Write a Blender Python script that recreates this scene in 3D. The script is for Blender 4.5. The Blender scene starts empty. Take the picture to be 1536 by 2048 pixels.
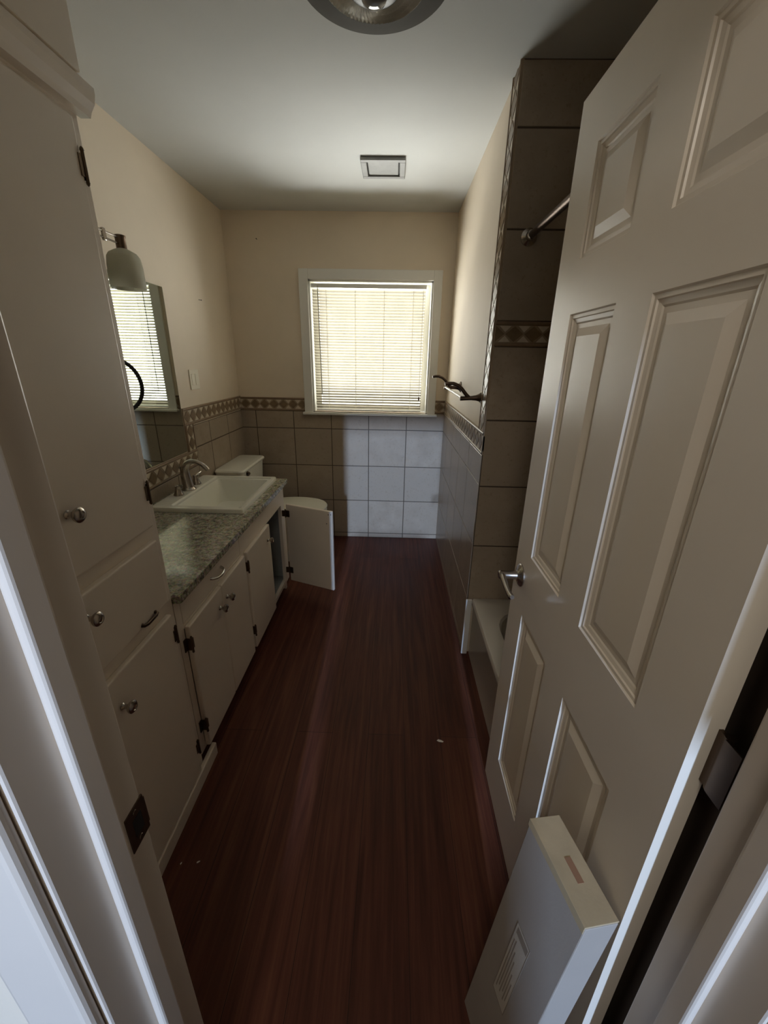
import bpy, bmesh, math, random
from mathutils import Vector, Matrix
random.seed(7)
SC = bpy.context.scene
COL = SC.collection
PI = math.pi

# ------------------------------------------------------------------ materials
def new_mat(name):
    m = bpy.data.materials.new(name); m.use_nodes = True
    nt = m.node_tree; b = nt.nodes['Principled BSDF']
    return m, nt, b

def L(nt, a, b): nt.links.new(a, b)

def noise(nt, scale, detail=4, rough=.55, vec=None, mapscale=None):
    tc = nt.nodes.new('ShaderNodeTexCoord')
    n = nt.nodes.new('ShaderNodeTexNoise')
    n.inputs['Scale'].default_value = scale; n.inputs['Detail'].default_value = detail
    n.inputs['Roughness'].default_value = rough
    src = tc.outputs['Object']
    if mapscale:
        mp = nt.nodes.new('ShaderNodeMapping'); mp.inputs['Scale'].default_value = mapscale
        L(nt, src, mp.inputs['Vector']); src = mp.outputs['Vector']
    L(nt, src, n.inputs['Vector'])
    return n

def ramp(nt, fac, stops):
    r = nt.nodes.new('ShaderNodeValToRGB')
    el = r.color_ramp.elements
    while len(el) < len(stops): el.new(.5)
    for e, (p, c) in zip(el, stops):
        e.position = p; e.color = (*c, 1)
    L(nt, fac, r.inputs['Fac'])
    return r

def mixc(nt, fac, a, b, blend='MIX'):
    m = nt.nodes.new('ShaderNodeMix'); m.data_type = 'RGBA'; m.blend_type = blend
    for s, v in ((m.inputs[0], fac), (m.inputs[6], a), (m.inputs[7], b)):
        if hasattr(v, 'links'): L(nt, v, s)
        elif isinstance(v, (int, float)): s.default_value = v
        else: s.default_value = (*v, 1)
    return m.outputs[2]

def bump(nt, b, height, strength=.2, dist=.002):
    bn = nt.nodes.new('ShaderNodeBump')
    bn.inputs['Strength'].default_value = strength; bn.inputs['Distance'].default_value = dist
    L(nt, height, bn.inputs['Height']); L(nt, bn.outputs['Normal'], b.inputs['Normal'])

def paint(name, col, rough=.5, var=.06, nscale=3, bscale=160, bstr=.08, spec=.4):
    m, nt, b = new_mat(name)
    n = noise(nt, nscale)
    d = tuple(c * (1 - var) for c in col); e = tuple(min(1, c * (1 + var)) for c in col)
    r = ramp(nt, n.outputs['Fac'], [(.3, d), (.7, e)])
    L(nt, r.outputs['Color'], b.inputs['Base Color'])
    b.inputs['Roughness'].default_value = rough
    b.inputs['Specular IOR Level'].default_value = spec
    n2 = noise(nt, bscale, 2)
    bump(nt, b, n2.outputs['Fac'], bstr, .0015)
    return m

def metal(name, col, rough=.3, met=1.0):
    m, nt, b = new_mat(name)
    n = noise(nt, 40, 3)
    r = ramp(nt, n.outputs['Fac'], [(.3, tuple(c * .85 for c in col)), (.7, col)])
    L(nt, r.outputs['Color'], b.inputs['Base Color'])
    b.inputs['Roughness'].default_value = rough; b.inputs['Metallic'].default_value = met
    return m

M = {}
M['wall'] = paint('cream wall paint', (.76, .66, .525), .62, .04, 2.5, 120, .10)
M['ceiling'] = paint('white ceiling paint', (.58, .59, .575), .75, .03, 2, 90, .12)
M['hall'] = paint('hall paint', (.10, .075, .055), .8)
M['cabinet'] = paint('cabinet enamel', (.83, .745, .64), .34, .04, 3, 60, .05)
M['cabinet_in'] = paint('cabinet interior paint', (.36, .37, .36), .6, .06)
M['trim'] = paint('trim enamel', (.72, .64, .55), .32, .04, 3, 60, .05)
M['door'] = paint('door enamel', (.80, .715, .60), .33, .03, 3, 70, .05)
M['casing'] = paint('window enamel', (.78, .77, .72), .35, .03)
M['porcelain'] = paint('porcelain', (.86, .85, .75), .12, .02, 2, 10, 0)
M['seat'] = paint('toilet seat plastic', (.82, .80, .68), .25, .02, 2, 10, 0)
M['tub'] = paint('tub enamel', (.66, .62, .56), .16, .03, 3, 10, 0)
M['white'] = paint('white enamel', (.82, .82, .80), .3, .02)
M['plastic'] = paint('switch plastic', (.80, .75, .62), .35, .02)
M['nickel'] = metal('brushed nickel', (.50, .45, .40), .26)
M['chrome'] = metal('chrome', (.72, .70, .66), .12)
M['bronze'] = metal('dark bronze', (.13, .09, .065), .38)
M['hinge'] = metal('old brass hinge', (.16, .115, .075), .42)
M['black'] = paint('black metal', (.012, .011, .010), .35, .1)
M['grey_vent'] = paint('vent grey plastic', (.27, .27, .26), .5, .08, 20)
M['dark'] = paint('dark cavity', (.015, .013, .012), .8, .1)
M['carton'] = paint('white carton', (.38, .335, .29), .6, .04, 5, 200, .1)
M['kraft'] = paint('kraft board', (.46, .36, .22), .7, .10, 12, 200, .1)
M['print'] = paint('label print', (.30, .25, .20), .7, .1)
M['print_pale'] = paint('label paper', (.56, .51, .44), .6, .05)
M['rust'] = paint('rust brown print', (.30, .16, .09), .7, .1)
M['chip'] = paint('paint chip', (.8, .76, .7), .6)
M['cord'] = paint('blind cord', (.8, .78, .68), .6)
M['wand'] = paint('wand plastic', (.30, .29, .22), .3)
M['ground'] = paint('outdoor ground', (.45, .42, .34), .9)

# tile: per-face value in colour attribute 'tv' gives every tile its own tone
def tile_mat(name, lo, hi, grout):
    m, nt, b = new_mat(name)
    at = nt.nodes.new('ShaderNodeAttribute'); at.attribute_name = 'tv'
    sep = nt.nodes.new('ShaderNodeSeparateColor'); L(nt, at.outputs['Color'], sep.inputs['Color'])
    n = noise(nt, 9, 6, .62); n2 = noise(nt, 70, 3, .6)
    r = ramp(nt, n.outputs['Fac'], [(.28, lo), (.72, hi)])
    c = mixc(nt, sep.outputs[0], r.outputs['Color'], tuple(x * .86 for x in hi))
    sp = ramp(nt, n2.outputs['Fac'], [(.28, (.72, .68, .62)), (.42, (1, 1, 1))])
    c = mixc(nt, .55, c, sp.outputs['Color'], 'MULTIPLY')
    c = mixc(nt, sep.outputs[1], c, grout)
    L(nt, c, b.inputs['Base Color'])
    b.inputs['Roughness'].default_value = .27
    bump(nt, b, n2.outputs['Fac'], .05, .001)
    return m
M['tile'] = tile_mat('beige ceramic tile', (.335, .268, .20), (.425, .347, .265), (.10, .075, .055))
M['b_rail'] = paint('border rail tile', (.24, .165, .105), .35, .12, 30)
M['b_dark'] = paint('border brown diamond', (.20, .135, .075), .35, .18, 25)
M['b_tan'] = paint('border tan ground', (.33, .25, .165), .4, .12, 25)
M['b_cream'] = paint('border cream triangle', (.60, .52, .41), .35, .12, 25)

def floor_mat():
    m, nt, b = new_mat('red brown wood plank')
    tc = nt.nodes.new('ShaderNodeTexCoord')
    mp = nt.nodes.new('ShaderNodeMapping'); mp.inputs['Rotation'].default_value = (0, 0, PI / 2)
    mp.inputs['Location'].default_value = (.31, .075, 0)
    L(nt, tc.outputs['Object'], mp.inputs['Vector'])
    bk = nt.nodes.new('ShaderNodeTexBrick'); bk.offset = .37; bk.squash = 1
    bk.inputs['Scale'].default_value = 1; bk.inputs['Mortar Size'].default_value = .0009
    bk.inputs['Mortar Smooth'].default_value = .3
    bk.inputs['Brick Width'].default_value = 2.6; bk.inputs['Row Height'].default_value = .152
    bk.inputs['Color1'].default_value = (0, 0, 0, 1); bk.inputs['Color2'].default_value = (1, 1, 1, 1)
    bk.inputs['Mortar'].default_value = (.5, .5, .5, 1); bk.inputs['Bias'].default_value = 0
    L(nt, mp.outputs['Vector'], bk.inputs['Vector'])
    g1 = noise(nt, 1, 6, .6, mapscale=(38, 1.6, 1)); g1.inputs['Distortion'].default_value = .4
    g2 = noise(nt, 1, 4, .6, mapscale=(120, 5, 1))
    g3 = noise(nt, 2.2, 3, .5)
    a = ramp(nt, g1.outputs['Fac'], [(.25, (.050, .0150, .0095)), (.5, (.098, .031, .019)), (.78, (.165, .062, .036))])
    c = mixc(nt, .32, a.outputs['Color'], ramp(nt, g2.outputs['Fac'], [(.3, (.45, .4, .38)), (.7, (1.25, 1.2, 1.2))]).outputs['Color'], 'MULTIPLY')
    tone = ramp(nt, bk.outputs['Color'], [(0, (.78, .74, .72)), (1, (1.18, 1.16, 1.12))])
    c = mixc(nt, .8, c, tone.outputs['Color'], 'MULTIPLY')
    c = mixc(nt, .5, c, ramp(nt, g3.outputs['Fac'], [(.3, (.8, .8, .8)), (.7, (1.2, 1.2, 1.2))]).outputs['Color'], 'MULTIPLY')
    c = mixc(nt, bk.outputs['Fac'], c, (.018, .007, .005))
    L(nt, c, b.inputs['Base Color'])
    rr = nt.nodes.new('ShaderNodeMapRange'); rr.inputs['To Min'].default_value = .44; rr.inputs['To Max'].default_value = .60
    L(nt, g3.outputs['Fac'], rr.inputs['Value']); L(nt, rr.outputs['Result'], b.inputs['Roughness'])
    b.inputs['Specular IOR Level'].default_value = .25
    bump(nt, b, g2.outputs['Fac'], .10, .001)
    return m
M['floor'] = floor_mat()

def granite_mat():
    m, nt, b = new_mat('speckled green grey granite')
    n1 = noise(nt, 60, 6, .7); n2 = noise(nt, 150, 3, .6)
    v = nt.nodes.new('ShaderNodeTexVoronoi'); v.inputs['Scale'].default_value = 120
    tc = nt.nodes.new('ShaderNodeTexCoord'); L(nt, tc.outputs['Object'], v.inputs['Vector'])
    r = ramp(nt, n1.outputs['Fac'], [(.34, (.055, .048, .034)), (.45, (.27, .255, .19)), (.60, (.54, .515, .41)), (.75, (.66, .63, .52))])
    sp = ramp(nt, n2.outputs['Fac'], [(.36, (.12, .11, .09)), (.46, (1, 1, 1))])
    c = mixc(nt, .75, r.outputs['Color'], sp.outputs['Color'], 'MULTIPLY')
    c = mixc(nt, .25, c, v.outputs['Color'], 'SOFT_LIGHT')
    L(nt, c, b.inputs['Base Color']); b.inputs['Roughness'].default_value = .09
    return m
M['granite'] = granite_mat()

def mirror_mat():
    m, nt, b = new_mat('greenish mirror')
    n = noise(nt, 3)
    r = ramp(nt, n.outputs['Fac'], [(.3, (.62, .67, .60)), (.7, (.66, .71, .64))])
    L(nt, r.outputs['Color'], b.inputs['Base Color'])
    b.inputs['Metallic'].default_value = 1; b.inputs['Roughness'].default_value = .015
    return m
M['mirror'] = mirror_mat()

def pane_mat():
    m, nt, b = new_mat('window pane glass')
    out = nt.nodes['Material Output']
    tr = nt.nodes.new('ShaderNodeBsdfTransparent'); tr.inputs['Color'].default_value = (.97, .98, .97, 1)
    gl = nt.nodes.new('ShaderNodeBsdfGlossy'); gl.inputs['Roughness'].default_value = .02
    mx = nt.nodes.new('ShaderNodeMixShader')
    mx.inputs['Fac'].default_value = .05; L(nt, tr.outputs[0], mx.inputs[1]); L(nt, gl.outputs[0], mx.inputs[2])
    L(nt, mx.outputs[0], out.inputs['Surface'])
    return m
M['pane'] = pane_mat()

def slat_mat():
    m, nt, b = new_mat('cream vinyl slat')
    out = nt.nodes['Material Output']
    n = noise(nt, 6)
    r = ramp(nt, n.outputs['Fac'], [(.3, (.36, .33, .26)), (.7, (.42, .385, .305))])
    df = nt.nodes.new('ShaderNodeBsdfDiffuse'); tl = nt.nodes.new('ShaderNodeBsdfTranslucent')
    L(nt, r.outputs['Color'], df.inputs['Color']); L(nt, r.outputs['Color'], tl.inputs['Color'])
    mx = nt.nodes.new('ShaderNodeMixShader'); mx.inputs['Fac'].default_value = .04
    L(nt, df.outputs[0], mx.inputs[1]); L(nt, tl.outputs[0], mx.inputs[2])
    L(nt, mx.outputs[0], out.inputs['Surface'])
    return m
M['slat'] = slat_mat()

def frosted_mat():
    m, nt, b = new_mat('frosted lamp glass')
    n = noise(nt, 8)
    r = ramp(nt, n.outputs['Fac'], [(.3, (.78, .77, .68)), (.7, (.84, .83, .74))])
    out = nt.nodes['Material Output']
    L(nt, r.outputs['Color'], b.inputs['Base Color']); b.inputs['Roughness'].default_value = .3
    tl = nt.nodes.new('ShaderNodeBsdfTranslucent'); L(nt, r.outputs['Color'], tl.inputs['Color'])
    mx = nt.nodes.new('ShaderNodeMixShader'); mx.inputs['Fac'].default_value = .6
    L(nt, b.outputs[0], mx.inputs[1]); L(nt, tl.outputs[0], mx.inputs[2])
    L(nt, mx.outputs[0], out.inputs['Surface'])
    return m
M['frosted'] = frosted_mat()

def ribbed_mat():
    m, nt, b = new_mat('ribbed lamp glass')
    n = noise(nt, 30)
    r = ramp(nt, n.outputs['Fac'], [(.3, (.46, .44, .39)), (.7, (.56, .53, .47))])
    L(nt, r.outputs['Color'], b.inputs['Base Color'])
    b.inputs['Roughness'].default_value = .3
    b.inputs['Metallic'].default_value = .25
    return m
M['ribbed'] = ribbed_mat()
M['lamp_rim'] = paint('lamp rim grey', (.105, .098, .088), .75, .06, 20, spec=.15)
M['bulb'] = metal('bulb glass', (.30, .30, .29), .08, .4)

# ------------------------------------------------------------------ mesh builder
def offset_of(o):
    v = Vector((0, 0, 0))
    while o:
        v += o.location; o = o.parent
    return v

class MB:
    """collects shapes in world coordinates, then links them as ONE mesh object"""
    def __init__(s): s.v = []; s.f = []; s.mi = []; s.tv = []; s.sm = []
    def add(s, verts, faces, mi=0, tv=(0, 0), smooth=False):
        o = len(s.v); s.v += [tuple(v) for v in verts]
        for f in faces:
            s.f.append([i + o for i in f]); s.mi.append(mi); s.tv.append(tv); s.sm.append(smooth)
    def box(s, x0, x1, y0, y1, z0, z1, b=0, mi=0, seg=2, xf=None):
        bm = bmesh.new()
        bmesh.ops.create_cube(bm, size=1)
        for v in bm.verts:
            v.co = Vector(((x0 + x1) / 2 + v.co.x * (x1 - x0), (y0 + y1) / 2 + v.co.y * (y1 - y0), (z0 + z1) / 2 + v.co.z * (z1 - z0)))
        if b: bmesh.ops.bevel(bm, geom=bm.edges[:], offset=b, segments=seg, profile=.5, affect='EDGES')
        s.take(bm, mi, xf=xf)
    def take(s, bm, mi=0, smooth=False, xf=None):
        bm.verts.index_update()
        vs = [v.co.copy() for v in bm.verts]
        if xf: vs = [xf(v) for v in vs]
        s.add(vs, [[v.index for v in f.verts] for f in bm.faces], mi, smooth=smooth)
        bm.free()
    def lathe(s, prof, o, axis=(0, 0, 1), n=28, mi=0, smooth=True, ref=None, sx=1, sy=1):
        """prof: list of (radius, height along axis)"""
        a = Vector(axis).normalized(); o = Vector(o)
        r = Vector(ref) if ref else (Vector((1, 0, 0)) if abs(a.x) < .9 else Vector((0, 1, 0)))
        u = (r - a * r.dot(a)).normalized(); w = a.cross(u)
        vs = []; fs = []
        for (rad, h) in prof:
            for k in range(n):
                t = 2 * PI * k / n
                vs.append(o + a * h + u * (rad * sx * math.cos(t)) + w * (rad * sy * math.sin(t)))
        for i in range(len(prof) - 1):
            for k in range(n):
                k2 = (k + 1) % n
                fs.append([i * n + k, i * n + k2, (i + 1) * n + k2, (i + 1) * n + k])
        fs.append([k for k in range(n)][::-1]); fs.append([(len(prof) - 1) * n + k for k in range(n)])
        s.add(vs, fs, mi, smooth=smooth)
    def tube(s, pts, r, n=14, mi=0, cap=True, close=False):
        pts = [Vector(p) for p in pts]
        rs = r if isinstance(r, (list, tuple)) else [r] * len(pts)
        N = len(pts); vs = []; fs = []; up = None
        for i, p in enumerate(pts):
            if close: t = (pts[(i + 1) % N] - pts[i - 1]).normalized()
            else: t = (pts[min(i + 1, N - 1)] - pts[max(i - 1, 0)]).normalized()
            if up is None:
                up = Vector((0, 0, 1)) if abs(t.z) < .9 else Vector((1, 0, 0))
            up = (up - t * up.dot(t)).normalized(); w = t.cross(up)
            for k in range(n):
                a = 2 * PI * k / n
                vs.append(p + up * (rs[i] * math.cos(a)) + w * (rs[i] * math.sin(a)))
        for i in range(N if close else N - 1):
            j = (i + 1) % N
            for k in range(n):
                k2 = (k + 1) % n
                fs.append([i * n + k, i * n + k2, j * n + k2, j * n + k])
        if cap and not close:
            fs.append(list(range(n))[::-1]); fs.append([(N - 1) * n + k for k in range(n)])
        s.add(vs, fs, mi, smooth=True)
    def loft(s, rings, mi=0, smooth=True, cap0=True, cap1=True):
        n = len(rings[0]); vs = [p for r in rings for p in r]; fs = []
        for i in range(len(rings) - 1):
            for k in range(n):
                k2 = (k + 1) % n
                fs.append([i * n + k, i * n + k2, (i + 1) * n + k2, (i + 1) * n + k])
        if cap0: fs.append(list(range(n))[::-1])
        if cap1: fs.append([(len(rings) - 1) * n + k for k in range(n)])
        s.add(vs, fs, mi, smooth=smooth)
    def poly(s, pts, d, mi=0):
        """flat polygon pts extruded by vector d"""
        n = len(pts); pts = [Vector(p) for p in pts]; d = Vector(d)
        vs = pts + [p + d for p in pts]
        fs = [list(range(n))[::-1], [n + k for k in range(n)]] + [[k, (k + 1) % n, n + (k + 1) % n, n + k] for k in range(n)]
        s.add(vs, fs, mi)
    def build(s, name, mats, parent=None, bevel=0, weld=False, label=None, auto=35):
        if not isinstance(mats, (list, tuple)): mats = [mats]
        off = offset_of(parent)
        me = bpy.data.meshes.new(name)
        me.from_pydata([Vector(v) - off for v in s.v], [], s.f)
        for m in mats: me.materials.append(m)
        for p, i, sm in zip(me.polygons, s.mi, s.sm):
            p.material_index = i; p.use_smooth = sm
        ca = me.color_attributes.new('tv', 'FLOAT_COLOR', 'CORNER')
        for p, t in zip(me.polygons, s.tv):
            for li in p.loop_indices: ca.data[li].color = (t[0], t[1], 0, 1)
        bm = bmesh.new(); bm.from_mesh(me); bmesh.ops.recalc_face_normals(bm, faces=bm.faces[:]); bm.to_mesh(me); bm.free()
        o = bpy.data.objects.new(name, me); COL.objects.link(o)
        if parent: o.parent = parent
        if any(s.sm):
            md = o.modifiers.new('split', 'EDGE_SPLIT'); md.split_angle = math.radians(auto)
        if bevel:
            md = o.modifiers.new('bevel', 'BEVEL'); md.width = bevel; md.segments = 2; md.limit_method = 'ANGLE'; md.angle_limit = math.radians(40)
        if label: o['label'] = label
        return o

def tag(o, label=None, cat=None, group=None, kind=None):
    if label: o['label'] = label
    if cat: o['category'] = cat
    if group: o['group'] = group
    if kind: o['kind'] = kind
    return o
def thing(name, loc, label, cat, group=None, kind=None):
    o = bpy.data.objects.new(name, None); COL.objects.link(o); o.location = loc; o.empty_display_size = .05
    return tag(o, label, cat, group, kind)
def one_box(*a, b=0):
    m = MB(); m.box(*a, b=b); return m

# ------------------------------------------------------------------ room dimensions (metres, camera stands over x=0, y=0)
XL, XR, YB, ZC = -1.238, .407, 3.314, 2.44       # left wall, short right wall, back wall, ceiling
YA = 1.815                                       # tub end wall
XT = 1.18                                        # far side of the tub alcove
YD0, YD1 = .222, .345                            # door wall
WX0, WX1, WZ0, WZ1 = -.648, .262, 1.092, 2.026   # window opening

def S(o, label, cat): return tag(o, label, cat, kind='structure')

m = MB(); m.box(-1.40, 1.35, -1.35, 3.46, -.10, 0)
S(m.build('floor', M['floor']), 'dark red-brown wood plank floor running the length of the room', 'floor')
m = MB(); m.box(-1.40, 1.35, -1.35, 3.46, ZC, ZC + .10)
S(m.build('ceiling', M['ceiling']), 'plain white painted ceiling', 'ceiling')

# back wall with the window hole
m = MB(); y0, y1 = YB, YB + .14
m.box(-1.40, WX0, y0, y1, 0, ZC); m.box(WX1, 1.35, y0, y1, 0, ZC)
m.box(WX0, WX1, y0, y1, 0, WZ0); m.box(WX0, WX1, y0, y1, WZ1, ZC)
wb = S(m.build('wall_back', M['wall']), 'far wall, cream above beige tile, with the window in it', 'wall')
m = MB(); m.box(XL - .12, XL, YD0, YB, 0, ZC)
wl = S(m.build('wall_left', M['wall']), 'left cream wall above tile, carrying the mirror and switch', 'wall')
m = MB(); m.box(XR, XR + .075, YA + .002, YB, 0, ZC)
wr = S(m.build('wall_right', M['wall']), 'short right wall beyond the tub, holding the towel bar', 'wall')
m = MB(); m.box(XR + .076, XT + .1, YA + .002, YA + .11, 0, ZC)
wa = S(m.build('wall_tub_end', M['wall']), 'dark tiled end wall of the tub alcove', 'wall')
m = MB(); m.box(XT + .001, XT + .1, YD1 + .001, YA, 0, ZC)
S(m.build('wall_tub_side', M['wall']), 'long alcove wall behind the tub, hidden by the open door', 'wall')
m = MB(); m.box(.448, XT, YD1 + .001, .430, 0, ZC)  # added wall end; its dark paint stands in for shade in the gap
S(m.build('wall_gap_darkener', M['hall']), 'added dark wall end that blackens the gap behind the open door', 'wall')
# door wall with its opening
JL, JR, JH = -.31, .410, 2.035
m = MB()
m.box(-1.40, JL - .02, YD0, YD1, 0, ZC); m.box(JR + .02, 1.35, YD0, YD1, 0, ZC); m.box(JL - .02, JR + .02, YD0, YD1, JH + .02, ZC)
S(m.build('wall_front', M['wall']), 'wall around the doorway at the near end', 'wall')
# hall behind the camera: unseen shell, its back opening shaped to cut the daylight beam
HO = (-.42, .52, .62, 1.90)
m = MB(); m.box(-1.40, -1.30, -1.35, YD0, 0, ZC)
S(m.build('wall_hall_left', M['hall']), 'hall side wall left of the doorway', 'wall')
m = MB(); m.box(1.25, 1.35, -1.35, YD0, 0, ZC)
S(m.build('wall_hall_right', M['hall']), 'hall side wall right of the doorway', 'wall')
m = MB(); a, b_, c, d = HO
m.box(-1.30, a, -1.35, -1.25, 0, ZC); m.box(b_, 1.25, -1.35, -1.25, 0, ZC); m.box(a, b_, -1.35, -1.25, 0, c); m.box(-.20, .262, -1.35, -1.25, c, 1.15); m.box(.350, b_, -1.35, -1.25, 1.45, d); m.box(a, b_, -1.35, -1.25, d, ZC)  # sill step and low header added to keep the beam off box and door edge
S(m.build('wall_hall_mask', M['hall']), 'unseen hall wall opposite the bathroom door, opening stepped to mask the daylight beam', 'wall')

# ------------------------------------------------------------------ tiles
P_BACK = lambda u, v, d: (u, YB - d, v)
P_LEFT = lambda u, v, d: (XL + d, u, v)
P_RIGHT = lambda u, v, d: (XR - d, u, v)
P_END = lambda u, v, d: (u, YA - d, v)
P_SIDE = lambda u, v, d: (XT - d, u, v)
def tiles(mb, P, us, vs, t=.007, g=.0065, holes=()):
    """grout bed plus one pillowed slab per grid cell"""
    for i in range(len(us) - 1):
        for j in range(len(vs) - 1):
            u0, u1, v0, v1 = us[i], us[i + 1], vs[j], vs[j + 1]
            if any(u0 > h[0] - 1e-4 and u1 < h[1] + 1e-4 and v0 > h[2] - 1e-4 and v1 < h[3] + 1e-4 for h in holes): continue
            mb.add([P(u0, v0, t - .0028), P(u1, v0, t - .0028), P(u1, v1, t - .0028), P(u0, v1, t - .0028)], [[0, 1, 2, 3]], tv=(0, 1))
            k = random.random()
            rings = []
            for ins, dd in ((g / 2, 0), (g / 2, t - .0012), (g / 2 + .0018, t)):
                a0, a1, c0, c1 = u0 + ins, u1 - ins, v0 + ins, v1 - ins
                rings.append([P(a0, c0, dd), P(a1, c0, dd), P(a1, c1, dd), P(a0, c1, dd)])
            o = [p for r in rings for p in r]
            fs = [[r * 4 + q, r * 4 + (q + 1) % 4, r * 4 + 4 + (q + 1) % 4, r * 4 + 4 + q] for r in (0, 1) for q in range(4)] + [[8, 9, 10, 11]]
            mb.add(o, fs, tv=(k, 0))
BM = [M['b_tan'], M['b_dark'], M['b_cream'], M['b_rail']]
def border(mb, P, u0, u1, v0, v1, vert=False, pitch=.0762, t=.009, phase=0):
    """decorative tile strip: two rails, dark diamonds and cream triangles"""
    if vert: Q = lambda a, b, d: P(b, a, d); a0, a1, b0, b1 = v0, v1, u0, u1
    else: Q = P; a0, a1, b0, b1 = u0, u1, v0, v1
    def slab(pts, d0, d1, mi):
        n = len(pts)
        vs = [Q(a, b, d0) for a, b in pts] + [Q(a, b, d1) for a, b in pts]
        mb.add(vs, [[n + k for k in range(n)]] + [[k, (k + 1) % n, n + (k + 1) % n, n + k] for k in range(n)], mi)
    slab([(a0, b0), (a1, b0), (a1, b1), (a0, b1)], 0, t - .002, 0)
    rw = .015; h = b1 - b0
    for c0, c1 in ((b0, b0 + rw), (b1 - rw, b1)):
        # little bull-nosed rail
        vs = []
        for a in (a0, a1):
            for q in range(7):
                th = PI * q / 6
                vs.append(Q(a, (c0 + c1) / 2 - math.cos(th) * rw / 2, t - .003 + math.sin(th) * .006))
        mb.add(vs, [[q, q + 1, 8 + q, 7 + q] for q in range(6)], 3, smooth=True)
    lo, hi, md = b0 + rw + .002, b1 - rw - .002, (b0 + b1) / 2
    k0 = math.floor((a0 - phase) / pitch); a = phase + k0 * pitch
    e = .0022
    def clip(pts):
        return [(min(max(x, a0), a1), y) for x, y in pts]
    while a < a1 + pitch:
        hw = pitch / 2
        if a - hw < a1 and a + hw > a0:
            p = clip([(a - hw + e, md), (a, lo + e * .4), (a + hw - e, md), (a, hi - e * .4)])
            if max(x for x, _ in p) - min(x for x, _ in p) > .004: slab(p, 0, t, 1)
            c = a + hw
            for s_ in (1, -1):
                yy = hi if s_ > 0 else lo
                p = clip([(c - hw * .62, yy), (c + hw * .62, yy), (c, md + s_ * (hi - md) * .22)])
                if max(x for x, _ in p) - min(x for x, _ in p) > .006: slab(p if s_ > 0 else p[::-1], 0, t, 2)
        a += pitch

rows = [0, .040, .345, .650, .955, 1.093]
cols = [XL, -1.117, -.812, -.507, -.203, .102, XR]
mb = MB(); tiles(mb, P_BACK, cols, rows); mb.build('tile_field', M['tile'], wb)
mb = MB(); border(mb, P_BACK, XL, -.70, 1.093, 1.195, phase=-1.19); border(mb, P_BACK, .31, XR, 1.093, 1.195, phase=.355)
mb.build('tile_border', BM, wb)
# left wall: field behind the toilet, strip under the mirror, border stepping around the mirror
mb = MB()
tiles(mb, P_LEFT, [2.480, 2.70, 3.005, YB - .008], rows)
tiles(mb, P_LEFT, [1.09, 1.30, 1.605, 1.91, 2.215, 2.480], [.70, .846])
mb.build('tile_field', M['tile'], wl)
mb = MB()
border(mb, P_LEFT, 2.378, YB - .008, 1.100, 1.202, phase=2.416)
border(mb, P_LEFT, 2.378, 2.480, .948, 1.100, vert=True, phase=.99)
border(mb, P_LEFT, 1.09, 2.480, .846, .948, phase=2.43)
mb.build('tile_border', BM, wl)
mb = MB(); tiles(mb, P_RIGHT, [YA - .006, 2.12, 2.425, 2.73, 3.035, YB - .008], rows, g=.004); mb.build('tile_field', M['tile'], wr)
mb = MB()
border(mb, P_RIGHT, YA - .006, YB - .008, 1.093, 1.195, phase=1.86)
border(mb, P_RIGHT, YA - .006, YA + .105, 1.195, ZC, vert=True, pitch=.085, phase=1.24)
mb.build('tile_border', BM, wr)
er = [.300, .641, .945, 1.247, 1.548, 1.642, 1.956, 2.258, ZC]
mb = MB(); tiles(mb, P_END, [XR - .004, .712, 1.017, XT], er, holes=((0, 2, 1.548, 1.642),)); mb.build('tile_field', M['tile'], wa)
mb = MB(); border(mb, P_END, XR - .004, XT, 1.548, 1.642, phase=.405); mb.build('tile_border', BM, wa)

# ------------------------------------------------------------------ window
win = thing('window_1', (-.19, YB, WZ0), 'white framed window in the far wall, covered by a blind', 'window', kind='structure')
m = MB(); cw = .066
m.box(WX0 - cw, WX0, YB - .018, YB + .001, WZ0 - .004, WZ1 + cw, b=.003); m.box(WX1, WX1 + cw - .004, YB - .018, YB + .001, WZ0 - .004, WZ1 + cw, b=.003)
m.box(WX0, WX1, YB - .018, YB + .001, WZ1, WZ1 + cw, b=.003)
m.build('casing', M['casing'], win)
m = MB(); m.box(WX0 - cw - .012, WX1 + cw + .012, YB - .045, YB + .06, WZ0 - .022, WZ0 - .003, b=.004)
m.build('sill', M['casing'], win)
m = MB()
m.box(WX0 - .001, WX0 + .012, YB, YB + .14, WZ0 - .01, WZ1); m.box(WX1 - .012, WX1 + .001, YB, YB + .14, WZ0 - .01, WZ1)
m.box(WX0, WX1, YB, YB + .14, WZ1 - .012, WZ1 + .001); m.box(WX0, WX1, YB + .06, YB + .14, WZ0 - .012, WZ0 + .004)
m.build('jamb_liner', M['casing'], win)
def sash(y, z0, z1):
    m = MB(); a, c = WX0 + .013, WX1 - .013
    for bx in ((a, a + .042, z0, z1), (c - .042, c, z0, z1), (a + .042, c - .042, z0, z0 + .045), (a + .042, c - .042, z1 - .045, z1)):
        m.box(bx[0], bx[1], y, y + .03, bx[2], bx[3], b=.003)
    o = m.build('sash', M['casing'], win)
    g = MB(); g.box(a + .04, c - .04, y + .012, y + .016, z0 + .04, z1 - .04)
    g.build('pane', M['pane'], o)
sash(YB + .100, WZ0 + .006, WZ1 - .014)

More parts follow.
